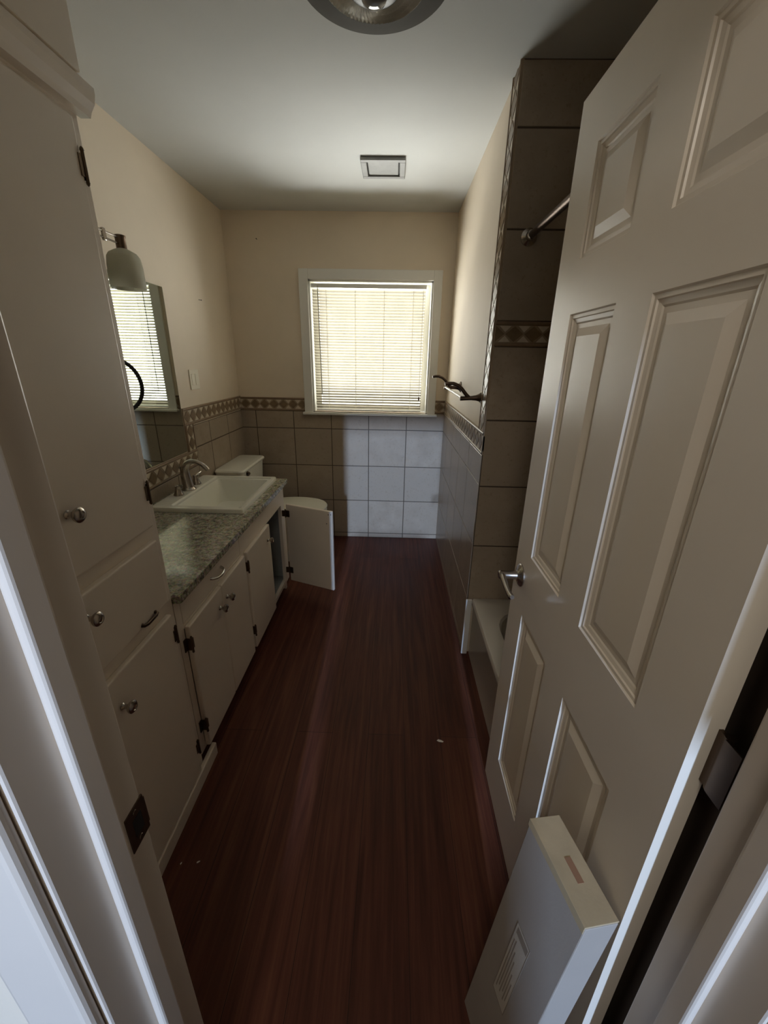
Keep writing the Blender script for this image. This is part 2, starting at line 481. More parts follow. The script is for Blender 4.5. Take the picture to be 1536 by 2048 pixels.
# blind
BY = YB + .032
bl = thing('window_blind', (-.195, BY, WZ1 - .02), 'cream slatted mini blind lowered and closed in the far window', 'blind')
bx0, bx1 = WX0 + .022, WX1 - .052
m = MB(); m.box(bx0 - .006, bx1 + .006, BY - .014, BY + .012, WZ1 - .050, WZ1 - .022, b=.002)
m.build('headrail', M['casing'], bl)
m = MB(); z = 1.125; pitch = .0203; tilt = math.radians(31); w = .025
TILT_SIGN = -1
while z < WZ1 - .055:
    prof = []
    for k in range(5):
        s_ = (k / 4 - .5) * w; bow = .0022 * (1 - (2 * k / 4 - 1) ** 2)
        dy = s_ * math.cos(tilt); dz = TILT_SIGN * s_ * math.sin(tilt)
        prof.append((BY + dy - TILT_SIGN * bow * math.sin(tilt) * 1, z + dz + bow * math.cos(tilt)))
    j = random.uniform(-.0007, .0007)
    vs = []; fs = []
    for (yy, zz) in prof: vs += [(bx0, yy, zz + j), (bx1, yy, zz - j)]
    for (yy, zz) in prof[::-1]: vs += [(bx0, yy + .0004, zz + .0002 + j), (bx1, yy + .0004, zz + .0002 - j)]
    n = len(vs) // 2
    for k in range(n): a = 2 * k; b2 = 2 * ((k + 1) % n); fs.append([a, a + 1, b2 + 1, b2])
    fs += [[2 * k for k in range(n)], [2 * k + 1 for k in range(n)][::-1]]
    m.add(vs, fs, smooth=True)
    z += pitch
m.build('slats', M['slat'], bl)
m = MB(); m.box(bx0, bx1, BY - .012, BY + .012, 1.097, 1.108, b=.003); m.build('bottom_rail', M['casing'], bl)
for lx in (-.523, -.308, -.093, .122):
    m = MB()
    m.tube([(lx, BY - .0125, 1.10), (lx, BY - .0125, WZ1 - .05)], .0011, 6)
    m.tube([(lx, BY + .0125, 1.10), (lx, BY + .0125, WZ1 - .05)], .0011, 6)
    m.build('ladder_cord', M['cord'], bl)
m = MB()
m.tube([(-.583, BY - .020, WZ1 - .036), (-.582, BY - .026, WZ1 - .05), (-.582, BY - .026, WZ1 - .06)], .002, 8)
m.tube([(-.582, BY - .026, WZ1 - .058), (-.574, BY - .024, 1.222)], .0036, 6)
m.build('tilt_wand', M['wand'], bl)
m = MB()
m.tube([(.192, BY - .019, WZ1 - .04), (.192, BY - .017, 1.215)], .0009, 6); m.tube([(.196, BY - .019, WZ1 - .04), (.195, BY - .017, 1.215)], .0009, 6)
m.build('lift_cord', M['cord'], bl)
m = MB(); m.lathe([(.003, 0), (.0065, -.004), (.0075, -.018), (.0045, -.030)], (.1935, BY - .019, 1.218), n=12)
m.build('cord_tassel', M['bronze'], bl)

# ------------------------------------------------------------------ door frame
tr = thing('trim_1', (JL, YD0, 0), 'white painted door frame, jambs with stops and casing', 'door frame', kind='structure')
def jamb(name, sgn, x):
    """sgn +1: the opening lies towards +x of this jamb face"""
    m = MB()
    xs = lambda a, b: (min(x - sgn * a, x - sgn * b), max(x - sgn * a, x - sgn * b))
    m.box(*xs(0, .02), YD0, YD1, 0, JH, b=.003)
    j = m.build('jamb', M['trim'], tr)
    m = MB(); m.box(*xs(0, -.012), .269, .300, 0, JH - .01, b=.0045, seg=3); m.build('door_stop', M['trim'], tr)
    m = MB(); m.box(*xs(.003, .075), YD0 - .017, YD0, 0, JH + .075, b=.007, seg=3); m.build('casing', M['trim'], tr)
    return j
jl = jamb('left', 1, JL); jamb('right', -1, JR)
m = MB(); m.box(JL, JR, YD0, YD1, JH, JH + .02, b=.002); m.build('head_jamb', M['trim'], tr)
m = MB(); m.box(JL, JR, .269, .300, JH - .012, JH, b=.004); m.build('head_stop', M['trim'], tr)
m = MB(); m.box(JL - .006, JR + .006, YD0 - .017, YD0, JH + .006, JH + .075, b=.006); m.build('head_casing', M['trim'], tr)
m = MB()
m.box(JL - .001, JL + .0015, .3125, .347, .905, .965, b=.0006)
m.box(JL - .004, JL + .0012, .344, .3495, .912, .958, b=.001)
m.lathe([(.0035, 0), (.003, .001), (.0, .0012)], (JL + .0015, .329, .957), (1, 0, 0), 10); m.lathe([(.0035, 0), (.003, .001), (.0, .0012)], (JL + .0015, .329, .913), (1, 0, 0), 10)
m.box(JL + .001, JL + .0019, .322, .338, .921, .949, mi=1)
m.build('strike_plate', [M['bronze'], M['dark']], tr, label='dark bronze strike plate')

# ------------------------------------------------------------------ door leaf, open 90 degrees
DX0, DX1, DY0, DY1, DZ0, DZ1 = .386, .421, .386, 1.118, .012, 2.006
dr = thing('door_1', (.404, .386, .012), 'white six-panel door standing open on the right', 'door', kind='structure')
ys = [DY0, .492, .698, .806, 1.005, DY1]; zs = [DZ0, .215, .800, .985, 1.588, 1.694, 1.895, DZ1]
def leaf():
    m = MB()
    for face in (0, 1):
        X = (lambda d: DX0 + d) if face == 0 else (lambda d: DX1 - d)
        for i in range(5):
            for j in range(7):
                a0, a1, c0, c1 = ys[i], ys[i + 1], zs[j], zs[j + 1]
                if i in (1, 3) and j in (1, 3, 5):
                    rings = []
                    for ins, d in ((0, 0), (.0025, .0035), (.009, .0035), (.0105, .0065), (.018, .0085), (.021, .0105), (.030, .0105), (.047, .0030)):
                        rings.append([(X(d), a0 + ins, c0 + ins), (X(d), a1 - ins, c0 + ins), (X(d), a1 - ins, c1 - ins), (X(d), a0 + ins, c1 - ins)])
                    n = len(rings)
                    fs = [[r * 4 + q, r * 4 + (q + 1) % 4, r * 4 + 4 + (q + 1) % 4, r * 4 + 4 + q] for r in range(n - 1) for q in range(4)] + [[(n - 1) * 4 + q for q in range(4)]]
                    if face: fs = [f[::-1] for f in fs]
                    m.add([p for r in rings for p in r], fs)
                else:
                    m.add([(X(0), a0, c0), (X(0), a1, c0), (X(0), a1, c1), (X(0), a0, c1)], [[0, 1, 2, 3]])
    for y in (DY0, DY1): m.add([(DX0, y, DZ0), (DX1, y, DZ0), (DX1, y, DZ1), (DX0, y, DZ1)], [[0, 1, 2, 3]])
    for z in (DZ0, DZ1): m.add([(DX0, DY0, z), (DX1, DY0, z), (DX1, DY1, z), (DX0, DY1, z)], [[0, 1, 2, 3]])
    o = m.build('door_panel', M['door'], dr)
    bm = bmesh.new(); bm.from_mesh(o.data); bmesh.ops.remove_doubles(bm, verts=bm.verts[:], dist=1e-5); bmesh.ops.recalc_face_normals(bm, faces=bm.faces[:]); bm.to_mesh(o.data); bm.free()
    return o
leaf()
LY, LZ = 1.060, .900
hd = MB()
hd.lathe([(.034, 0), (.034, .003), (.030, .007), (.018, .010), (.0135, .014), (.0125, .030), (.0115, .046), (.0125, .052), (.013, .062), (.009, .066)], (DX0, LY, LZ), (-1, 0, 0), 32)
h = hd.build('door_handle', M['nickel'], dr)
m = MB()
pts = [(DX0 - .056, LY + .006, LZ), (DX0 - .056, LY - .012, LZ), (DX0 - .057, LY - .035, LZ - .002), (DX0 - .057, LY - .06, LZ - .007), (DX0 - .056, LY - .085, LZ - .011), (DX0 - .055, LY - .104, LZ - .010), (DX0 - .054, LY - .110, LZ - .008)]
m.tube(pts, [.0095, .0095, .0085, .0078, .0078, .0085, .006], 14)
m.build('lever', M['nickel'], h)
m = MB(); m.lathe([(.034, 0), (.034, .003), (.030, .007), (.016, .010), (.0125, .03), (.02, .045), (.026, .055), (.02, .066)], (DX1, LY, LZ), (1, 0, 0), 24)
m.build('door_handle', M['nickel'], dr)
m = MB(); m.box(DX0 + .005, DX1 - .005, DY1 - .001, DY1 + .0015, LZ - .03, LZ + .03, b=.0006); m.build('latch_plate', M['nickel'], dr)
for hz in (.25, 1.02, 1.78):
    m = MB(); m.tube([(.4185, .373, hz - .045), (.4185, .373, hz + .045)], .0065, 12)
    m.box(.4105, .4125, YD1 + .001, .371, hz - .044, hz + .044); m.box(.414, .4195, .373, DY0 + .001, hz - .044, hz + .044)
    m.build('hinge', M['bronze'], dr)

# white upright edge strip where the tub meets the tiled wall
m = MB(); m.box(.396, .4265, YA - .0205, YA - .0085, .001, .340, b=.003)
S(m.build('trim_2', M['white']), 'thin white upright strip between tub apron and right wall tile', 'trim')

# ------------------------------------------------------------------ linen cabinet
FX, DF = -.690, -.671       # face-frame plane, door-front plane
lc = thing('linen_cabinet', (-.95, .72, 0), 'tall white built-in linen cabinet on the left, beside the doorway', 'cabinet')
LY0, LY1 = .350, 1.082
m = MB(); m.box(XL + .002, FX, LY0, LY1, .001, 2.438, b=.002); m.build('body', M['cabinet'], lc)
m = MB(); m.box(FX, DF + .006, LY0, LY1, 2.03, 2.437, b=.002); m.build('top_panel', M['cabinet'], lc)
# crown moulding profile swept along y
prof = [(-.690, 1.962), (-.668, 1.962), (-.664, 1.972), (-.654, 1.985), (-.650, 2.000), (-.650, 2.012), (-.660, 2.018), (-.672, 2.030), (-.690, 2.034)]
m = MB(); n = len(prof)
yE = LY1 + .012
vs = [(x, LY0, z) for x, z in prof] + [(x, yE, z) for x, z in prof]
m.add(vs, [[k, (k + 1) % n, n + (k + 1) % n, n + k] for k in range(n)] + [list(range(n))[::-1], [n + k for k in range(n)]])
m.build('crown_molding', M['cabinet'], lc)
m = MB(); m.box(FX + .001, -.6705, LY0, 1.160, .001, .060, b=.004); m.build('kick_board', M['cabinet'], lc)

def knob(parent, y, z, x=DF, s=1.0):
    m = MB()
    m.lathe([(.0085 * s, 0), (.0095 * s, .002), (.007 * s, .005), (.0055 * s, .011), (.0065 * s, .015), (.013 * s, .019), (.0165 * s, .024), (.0165 * s, .028), (.0125 * s, .032), (.0085 * s, .033), (.0075 * s, .0315), (.003 * s, .0325)], (x, y, z), (1, 0, 0), 24)
    return m.build('knob', M['nickel'], parent)
def hinge(parent, y, z, side, x=FX):
    """butterfly hinge: barrel, frame leaf and door leaf; side +1: the door lies towards +y"""
    m = MB()
    m.tube([(DF + .002, y, z - .028), (DF + .002, y, z + .028)], .0035, 10)
    m.lathe([(.0045, 0), (.0035, .004), (.001, .007)], (DF + .002, y, z + .028), (0, 0, 1), 10); m.lathe([(.0045, 0), (.0035, .004), (.001, .007)], (DF + .002, y, z - .028), (0, 0, -1), 10)
    ya, yb = sorted((y, y - side * .016)); m.box(FX, FX + .004, ya, yb, z - .024, z + .024, b=.0008)
    m.box(FX + .001, DF + .002, *sorted((y, y - side * .002)), z - .024, z + .024)
    ya, yb = sorted((y, y + side * .014)); m.box(DF - .001, DF + .0022, ya, yb, z - .020, z + .020, b=.0008)
    return m.build('hinge', M['hinge'], parent)
def front(name, parent, y0, y1, z0, z1, x0=None, x1=None):
    m = MB(); m.box(FX if x0 is None else x0, DF if x1 is None else x1, y0, y1, z0, z1, b=.0055, seg=3)
    return m.build(name, M['cabinet'], parent)
d = front('door', lc, .722, 1.040, 1.036, 1.945); knob(d, .762, 1.176); hinge(d, 1.043, 1.860, -1); hinge(d, 1.043, 1.134, -1)
m = MB(); m.box(FX, DF + .006, .708, .7215, 1.142, 1.172, b=.002); m.build('catch', M['bronze'], d)
d = front('drawer', lc, .722, 1.040, .786, .994); knob(d, .738, .938)
m = MB(); m.tube([(DF, .902, .800), (DF + .007, .904, .798), (DF + .010, .914, .797), (DF + .010, .954, .797), (DF + .007, .964, .798), (DF, .966, .800)], [.006, .005, .005, .005, .005, .006], 10)
m.build('pull', M['bronze'], d)
d = front('door', lc, .722, 1.040, .068, .742); knob(d, .769, .652); hinge(d, 1.043, .664, -1); hinge(d, 1.043, .178, -1)
m = MB(); m.box(FX, DF + .006, .710, .7215, .600, .628, b=.002); m.build('catch', M['bronze'], d)

# ------------------------------------------------------------------ vanity
vn = thing('vanity_cabinet', (-.95, 1.75, 0), 'long low white vanity cabinet with one door hanging open', 'cabinet')
VY0, VY1, VT = 1.085, 2.420, .744
m = MB(); fb = FX - .02
m.box(fb, FX, 1.118, 1.652, .626, .640); m.box(fb, FX, 1.118, 1.652, .728, VT)
m.box(fb, FX, VY0, VY1, .085, .110)
m.box(fb, FX, VY0, 1.118, .110, VT); m.box(fb, FX, 1.652, 1.690, .110, .630); m.box(fb, FX, 2.345, VY1, .110, .630)
m.box(fb, FX, 1.652, VY1, .630, VT)
m.build('face_frame', M['cabinet'], vn)
m = MB(); m.box(XL + .012, fb, VY1 - .018, VY1, .002, VT); m.build('end_panel', M['cabinet'], vn)
m = MB(); m.box(XL + .012, fb, VY0, VY0 + .016, .002, VT); m.box(XL + .012, fb, 1.663, 1.679, .08, VT - .05)
m.box(XL + .012, fb, VY0 + .016, VY1 - .018, .085, .101); m.box(XL + .012, XL + .018, VY0 + .016, VY1 - .018, .10, VT - .02)
m.box(XL + .03, fb - .001, VY1 - .0195, VY1 - .0182, .101, VT - .02)
m.build('interior', M['cabinet_in'], vn)
m = MB(); m.box(-.768, -.752, VY0, VY1, .001, .085); m.build('toe_board', M['cabinet'], vn)
d = front('drawer', vn, 1.1195, 1.6505, .6415, .7265, x0=fb, x1=FX + .0005)
m = MB(); px = FX
m.tube([(px, 1.345, .688), (px + .012, 1.349, .686), (px + .021, 1.362, .684), (px + .025, 1.382, .683), (px + .025, 1.402, .683), (px + .021, 1.424, .684), (px + .012, 1.437, .686), (px, 1.441, .688)], [.007, .0048, .0045, .005, .005, .0045, .0048, .007], 12)
m.build('pull', M['chrome'], d)
d = front('door', vn, 1.118, 1.3845, .092, .634); knob(d, 1.347, .556); hinge(d, 1.1155, .566, 1); hinge(d, 1.1155, .200, 1)
d = front('door', vn, 1.3875, 1.656, .092, .634); knob(d, 1.420, .563)
d = front('door', vn, 1.684, 2.040, .092, .634); knob(d, 1.985, .560); hinge(d, 1.681, .560, 1); hinge(d, 1.681, .200, 1)
# the open door: hinged at its far side, swung 69 degrees
hx, hy = DF + .002, 2.366
ang = math.atan2(2.247 - hy, -.360 - hx)
ca, sa = math.cos(ang), math.sin(ang)
def swing(v):   # local: x along the door from the hinge, y thickness (towards the back), z up
    return Vector((hx + v.x * ca - v.y * sa, hy + v.x * sa + v.y * ca, v.z))
m = MB(); m.box(0.004, .334, .000, .019, .092, .634, b=.005, seg=3, xf=swing)
d = m.build('door', M['cabinet'], vn)
for hz in (.572, .172):
    m = MB()
    m.box(.002, .030, -.003, .001, hz - .022, hz + .022, b=.0008, xf=swing); m.tube([(hx, hy - .001, hz - .028), (hx, hy - .001, hz + .028)], .004, 10)
    m.box(FX - .001, hx, hy - .004, hy - .001, hz - .020, hz + .020)
    m.build('hinge', M['hinge'], d)
def rot_lathe(mb, prof, o, n=20):
    mb.lathe(prof, swing(Vector(o)), (-sa, ca, 0), n)
m = MB(); rot_lathe(m, [(.0085, 0), (.007, .005), (.0055, .011), (.013, .019), (.0165, .026), (.0125, .032), (.003, .0325)], (.30, .019, .56)); m.build('knob', M['nickel'], d)
for hxp, hzp in ((.297, .552), (.311, .612), (.327, .614)):
    m = MB(); rot_lathe(m, [(.0032, 0), (.0030, .0006)], (hxp, -.0005, hzp), 10); m.build('screw_hole', M['dark'], d)

# granite countertop with sink cut-out
CX0, CX1, CY0, CY1, CZ0, CZ1 = XL + .009, -.664, 1.084, 2.446, .7445, .775
SX0, SX1, SY0, SY1 = -1.182, -.722, 1.815, 2.415
def ring_slab(mb, outer, inner, z0, z1):
    vs = []
    for z in (z0, z1):
        for (x0, x1, y0, y1) in (outer, inner):
            vs += [(x0, y0, z), (x1, y0, z), (x1, y1, z), (x0, y1, z)]
    fs = []
    for k in range(4):
        j = (k + 1) % 4
        fs += [[k, j, 4 + j, 4 + k], [8 + k, 8 + j, 12 + j, 12 + k], [k, j, 8 + j, 8 + k], [4 + k, 4 + j, 12 + j, 12 + k]]
    mb.add(vs, fs)
m = MB(); ring_slab(m, (CX0, CX1, CY0, CY1), (SX0 + .02, SX1 - .02, SY0 + .02, SY1 - .02), CZ0, CZ1)
tag(m.build('countertop', M['granite'], bevel=.005), 'speckled grey-green granite countertop on the white vanity', 'countertop')

# drop-in sink
def rrect(x0, x1, y0, y1, r, z, n=6):
    pts = []
    for cx, cy, a0 in ((x1 - r, y1 - r, 0), (x0 + r, y1 - r, PI / 2), (x0 + r, y0 + r, PI), (x1 - r, y0 + r, 1.5 * PI)):
        for k in range(n + 1):
            a = a0 + PI / 2 * k / n
            pts.append((cx + r * math.cos(a), cy + r * math.sin(a), z))
    return pts
sk = thing('sink', (-.95, 2.115, CZ1), 'white rectangular drop-in sink set in the granite countertop', 'sink')
zt = CZ1 + .022
ix0, ix1, iy0, iy1 = -1.072, -.765, 1.872, 2.368
m = MB()
m.loft([rrect(SX0, SX1, SY0, SY1, .012, CZ1 + .0005), rrect(SX0, SX1, SY0, SY1, .012, zt - .006), rrect(SX0 + .003, SX1 - .003, SY0 + .003, SY1 - .003, .012, zt - .001), rrect(SX0 + .008, SX1 - .008, SY0 + .008, SY1 - .008, .012, zt),
        rrect(ix0 - .022, ix1 + .022, iy0 - .022, iy1 + .022, .012, zt), rrect(ix0 - .018, ix1 + .018, iy0 - .018, iy1 + .018, .012, zt - .0035), rrect(ix0 - .016, ix1 + .016, iy0 - .016, iy1 + .016, .012, zt - .009),
        rrect(ix0 - .002, ix1 + .002, iy0 - .002, iy1 + .002, .015, zt - .0105), rrect(ix0 + .003, ix1 - .003, iy0 + .003, iy1 - .003, .018, zt - .018),
        rrect(ix0 + .020, ix1 - .020, iy0 + .030, iy1 - .030, .030, zt - .09), rrect(ix0 + .035, ix1 - .035, iy0 + .050, iy1 - .050, .045, zt - .135), rrect(ix0 + .07, ix1 - .07, iy0 + .10, iy1 - .10, .05, zt - .148)], cap0=False)
m.build('basin', M['porcelain'], sk)
m = MB(); m.lathe([(.031, 0), (.030, .002), (.022, .003), (.020, .0015), (.004, .001)], ((ix0 + ix1) / 2, (iy0 + iy1) / 2, zt - .1482), n=24); m.build('drain', M['nickel'], sk)

# widespread faucet: tall arched spout, two bell handles
fc = thing('faucet', (-1.128, 2.115, zt), 'brushed nickel arched faucet with two handles at the back of the sink', 'faucet')
fx, fy = -1.128, 2.115
m = MB()
m.lathe([(.038, 0), (.038, .004), (.033, .010), (.029, .016)], (fx, fy, zt), n=28)
pts = [(fx, fy, zt + .012), (fx - .004, fy, zt + .05), (fx - .008, fy, zt + .09), (fx - .004, fy, zt + .122), (fx + .012, fy, zt + .147), (fx + .038, fy, zt + .160), (fx + .068, fy, zt + .158), (fx + .095, fy, zt + .143), (fx + .115, fy, zt + .122), (fx + .122, fy, zt + .112)]
m.tube(pts, [.030, .0275, .0245, .0205, .0170, .0148, .0135, .0130, .0128, .0112], 18)
m.build('spout', M['nickel'], fc)
m = MB(); m.tube([(fx - .032, fy, zt + .09), (fx - .032, fy, zt + .118)], .0022, 8); m.lathe([(.003, 0), (.006, .003), (.006, .009), (.002, .012)], (fx - .032, fy, zt + .116), n=12)
m.tube([(fx - .026, fy, zt + .004), (fx - .032, fy, zt + .09)], .0022, 8)
m.build('pop_up_rod', M['nickel'], fc)
for yy in (fy - .102, fy + .102):
    m = MB()
    m.lathe([(.026, 0), (.026, .003), (.021, .012), (.0165, .026), (.0135, .040), (.0145, .046), (.0125, .052), (.004, .055)], (fx - .004, yy, zt), n=24)
    hb = m.build('handle', M['nickel'], fc)
    m = MB(); s_ = -1 if yy < fy else 1
    m.tube([(fx - .002, yy - s_ * .004, zt + .050), (fx + .002, yy + s_ * .012, zt + .056), (fx + .006, yy + s_ * .032, zt + .060), (fx + .008, yy + s_ * .046, zt + .063)], [.0055, .0050, .0046, .0036], 10)
    m.tube([(fx - .02, yy, zt + .050), (fx + .022, yy, zt + .053)], [.003, .0045], 10)
    m.build('lever', M['chrome'], hb)

# ------------------------------------------------------------------ toilet
to = thing('toilet', (-.90, 2.905, 0), 'white toilet behind the vanity, lid closed', 'toilet')
ty = 2.905
def oval(cx, cy, rx, ry, z, n=36, e=2.0, back=None):
    pts = []
    for k in range(n):
        a = 2 * PI * k / n; c, s_ = math.cos(a), math.sin(a)
        x = cx + rx * math.copysign(abs(c) ** (2 / e), c); y = cy + ry * math.copysign(abs(s_) ** (2 / e), s_)
        if back is not None: x = max(x, back)
        pts.append((x, y, z))
    return pts
m = MB()
m.loft([oval(-.80, ty, .23, .105, .001, e=2.6), oval(-.80, ty, .225, .10, .03, e=2.6), oval(-.81, ty, .20, .09, .14, e=2.4), oval(-.79, ty, .215, .12, .24, e=2.2), oval(-.765, ty, .245, .165, .33), oval(-.752, ty, .252, .182, .385), oval(-.750, ty, .252, .184, .400), oval(-.752, ty, .243, .176, .404)])
m.box(-1.03, -.90, ty - .10, ty + .10, .28, .398, b=.02)
m.build('bowl', M['porcelain'], to)
def seat_ring(z0, z1, x1, ry, xb):
    c = (x1 + xb) / 2
    return [oval(c, ty, (x1 - xb) / 2 + .00, ry, z0, e=2.15), oval(c, ty, (x1 - xb) / 2 + .003, ry + .003, (z0 + z1) / 2, e=2.15), oval(c, ty, (x1 - xb) / 2 - .004, ry - .004, z1, e=2.15)]
m = MB(); m.loft(seat_ring(.405, .420, -.502, .186, -.985)); m.build('seat', M['seat'], to)
m = MB(); r = seat_ring(.4215, .438, -.498, .190, -.990); m.loft(r + [oval(-.744, ty, .15, .11, .4425, e=2.15)]); m.build('lid', M['seat'], to)
tx0, tx1, ty0, ty1 = XL + .012, -1.035, ty - .245, ty + .245
m = MB(); m.loft([rrect(tx0 + .02, tx1 - .035, ty0 + .03, ty1 - .03, .03, .385), rrect(tx0 + .004, tx1 - .012, ty0 + .012, ty1 - .012, .03, .52), rrect(tx0, tx1, ty0, ty1, .03, .736)]); m.build('tank', M['porcelain'], to)
m = MB(); g = .010; m.loft([rrect(tx0 - .001, tx1 + g, ty0 - g, ty1 + g, .035, .7365), rrect(tx0 - .001, tx1 + g + .003, ty0 - g - .003, ty1 + g + .003, .035, .742), rrect(tx0 - .001, tx1 + g + .003, ty0 - g - .003, ty1 + g + .003, .035, .750), rrect(tx0 + .004, tx1 + g - .004, ty0 - g + .004, ty1 + g - .004, .035, .759), rrect(tx0 + .02, tx1 - .02, ty0 + .02, ty1 - .02, .03, .763)])
m.build('tank_lid', M['porcelain'], to)
m = MB(); m.lathe([(.017, 0), (.017, .006), (.012, .012), (.009, .02)], (tx1 - .001, ty0 + .105, .714), (1, 0, 0), 20)
m.tube([(tx1 + .017, ty0 + .105, .714), (tx1 + .019, ty0 + .08, .712), (tx1 + .019, ty0 + .05, .709)], [.0075, .007, .006], 10)
m.build('flush_lever', M['bronze'], to, label='dark metal flush lever')

# ------------------------------------------------------------------ mirror, vanity light, towel ring, switch
m = MB(); m.box(XL + .0005, XL + .006, 1.20, 2.366, .953, 1.828, b=.0022, seg=1)
tag(m.build('mirror', M['mirror']), 'large frameless wall mirror above the sink, reflecting the blind', 'mirror')

vl = thing('vanity_light', (XL, 1.60, 1.915), 'nickel wall light bar with frosted glass shades above the mirror', 'wall lamp')
lx = -1.112
m = MB(); m.lathe([(.06, 0), (.06, .008), (.05, .018), (.02, .022)], (XL + .001, 1.60, 1.915), (1, 0, 0), 32); m.tube([(XL + .02, 1.60, 1.915), (lx, 1.60, 1.915)], .010, 12); m.build('wall_plate', M['nickel'], vl)
m = MB()
for zz in (1.903, 1.925): m.tube([(lx, 1.32, zz), (lx, 1.862, zz)], .0036, 10)
for yy in (1.60, 1.766): m.box(lx - .006, lx + .006, yy - .008, yy + .008, 1.893, 1.935, b=.003)
m.build('rail', M['nickel'], vl)
for yy in (1.866, 1.60, 1.334):
    m = MB(); m.lathe([(.019, 0), (.019, .036), (.021, .040), (.021, .046), (.012, .049)], (lx, yy, 1.888), n=24); sc_ = m.build('socket', M['bronze'], vl)
    m = MB(); R = .066
    outer = [(.018, 0), (.032, -.006), (.050, -.016), (.060, -.030), (.064, -.06), (.0655, -.10), (.066, -.142)]
    inner = [(r - .004, h_ - (.004 if i < 3 else 0)) for i, (r, h_) in enumerate(outer)][::-1]
    prof = outer + [(.063, -.1435)] + inner
    n = 36; vs = []; fs = []
    for r_, h_ in prof:
        for k in range(n): vs.append((lx + r_ * math.cos(2 * PI * k / n), yy + r_ * math.sin(2 * PI * k / n), 1.888 + h_))
    for i in range(len(prof) - 1):
        for k in range(n): fs.append([i * n + k, i * n + (k + 1) % n, (i + 1) * n + (k + 1) % n, (i + 1) * n + k])
    m.add(vs, fs, smooth=True)
    m.build('shade', M['frosted'], vl)
    m = MB(); m.lathe([(.012, 0), (.013, -.02), (.022, -.045), (.027, -.065), (.022, -.085), (.008, -.094)], (lx, yy, 1.886), n=20); m.build('bulb', M['porcelain'], vl)

trg = thing('towel_ring', (-.765, LY1, 1.478), 'black towel ring on the side of the linen cabinet, before the mirror', 'towel ring')
m = MB(); m.lathe([(.024, 0), (.024, .005), (.015, .010), (.008, .016), (.008, .052), (.010, .056), (.004, .060)], (-.762, LY1 + .0005, 1.478), (0, 1, 0), 24); m.build('post', M['black'], trg)
m = MB(); m.tube([(-.762 + .069 * math.cos(2 * PI * k / 40), LY1 + .058, 1.409 + .069 * math.sin(2 * PI * k / 40)) for k in range(40)], .0052, 10, close=True); m.build('ring', M['black'], trg)

sw = thing('light_switch', (XL, 2.585, 1.356), 'cream double rocker switch plate on the left wall beside the mirror', 'switch')
m = MB(); m.box(XL + .0005, XL + .006, 2.526, 2.644, 1.298, 1.414, b=.003); m.build('plate', M['plastic'], sw)
for yy in (2.562, 2.608):
    m = MB(); m.box(XL + .004, XL + .009, yy - .0165, yy + .0165, 1.323, 1.389, b=.002); m.build('rocker', M['plastic'], sw)

def nail(o, axis, label, drop):
    m = MB(); a = Vector(axis); m.tube([Vector(o), Vector(o) + a * .018 + Vector((0, 0, drop))], .0016, 8); m.lathe([(.0036, 0), (.0036, .0012)], Vector(o) + a * .018 + Vector((0, 0, drop)), axis, 10)
    tag(m.build('nail', M['black']), label, 'nail')
nail((XL, 2.794, 1.820), (1, 0, 0), 'small dark nail in the left wall above the switch', -.002)
nail((-.996, YB, 2.268), (0, -1, 0), 'small dark nail high on the far wall, left of the window', 0)

# ------------------------------------------------------------------ towel bar with double hooks on the right wall
tb = thing('towel_bar', (XR, 2.28, 1.335), 'dark nickel towel rack with curved double hooks and white bar, right wall', 'towel bar')
for i, yy in enumerate((1.950, 2.612)):
    zc = 1.332 + .008 * i
    m = MB()
    m.lathe([(.033, 0), (.032, .004), (.024, .008), (.017, .016), (.0125, .03), (.010, .05), (.0095, .088), (.0095, .102), (.004, .104)], (XR - .009 if yy < 1.93 else XR, yy, zc), (-1, 0, -.06), 24)
    p = m.build('post', M['bronze'], tb)
    m = MB()
    cv = [(XR - .062, yy, zc + .000), (XR - .076, yy, zc + .012), (XR - .098, yy, zc + .038), (XR - .116, yy, zc + .052), (XR - .138, yy, zc + .060), (XR - .160, yy, zc + .060), (XR - .176, yy, zc + .056)]
    m.tube(cv, [.0085, .0085, .0082, .0080, .0080, .0080, .0075], 12)
    m.build('hook', M['bronze'], p)
m = MB(); m.tube([(XR - .094, 1.953, 1.330), (XR - .094, 2.609, 1.338)], .0062, 12); m.build('bar', M['white'], tb, label='white bar')

# ------------------------------------------------------------------ bathtub and shower rod
tu = thing('bathtub', (.80, 1.08, 0), 'white bathtub in the alcove behind the open door', 'bathtub')
UX0, UX1, UY0, UY1, UZ = .432, XT - .010, .438, YA - .010, .345
m = MB()
m.loft([rrect(UX0 + .006, UX1, UY0, UY1, .004, .001), rrect(UX0 + .004, UX1, UY0, UY1, .004, UZ - .05), rrect(UX0 - .004, UX1, UY0, UY1, .006, UZ - .035), rrect(UX0 - .006, UX1, UY0, UY1, .008, UZ - .012), rrect(UX0 - .001, UX1, UY0, UY1, .008, UZ - .002), rrect(UX0 + .006, UX1 - .002, UY0 + .002, UY1 - .002, .01, UZ),
        rrect(UX0 + .075, UX1 - .06, UY0 + .09, UY1 - .10, .16, UZ), rrect(UX0 + .083, UX1 - .068, UY0 + .098, UY1 - .108, .16, UZ - .008), rrect(UX0 + .10, UX1 - .085, UY0 + .12, UY1 - .125, .15, UZ - .08), rrect(UX0 + .13, UX1 - .11, UY0 + .2, UY1 - .16, .13, UZ - .24), rrect(UX0 + .17, UX1 - .15, UY0 + .28, UY1 - .22, .12, UZ - .28)], cap0=False)
m.build('tub_shell', M['tub'], tu)
m = MB(); m.lathe([(.034, 0), (.033, .004), (.02, .008), (.006, .009)], (.80, UY1 - .143, .215), (0, -1, .1), 24); m.build('overflow_plate', M['nickel'], tu)
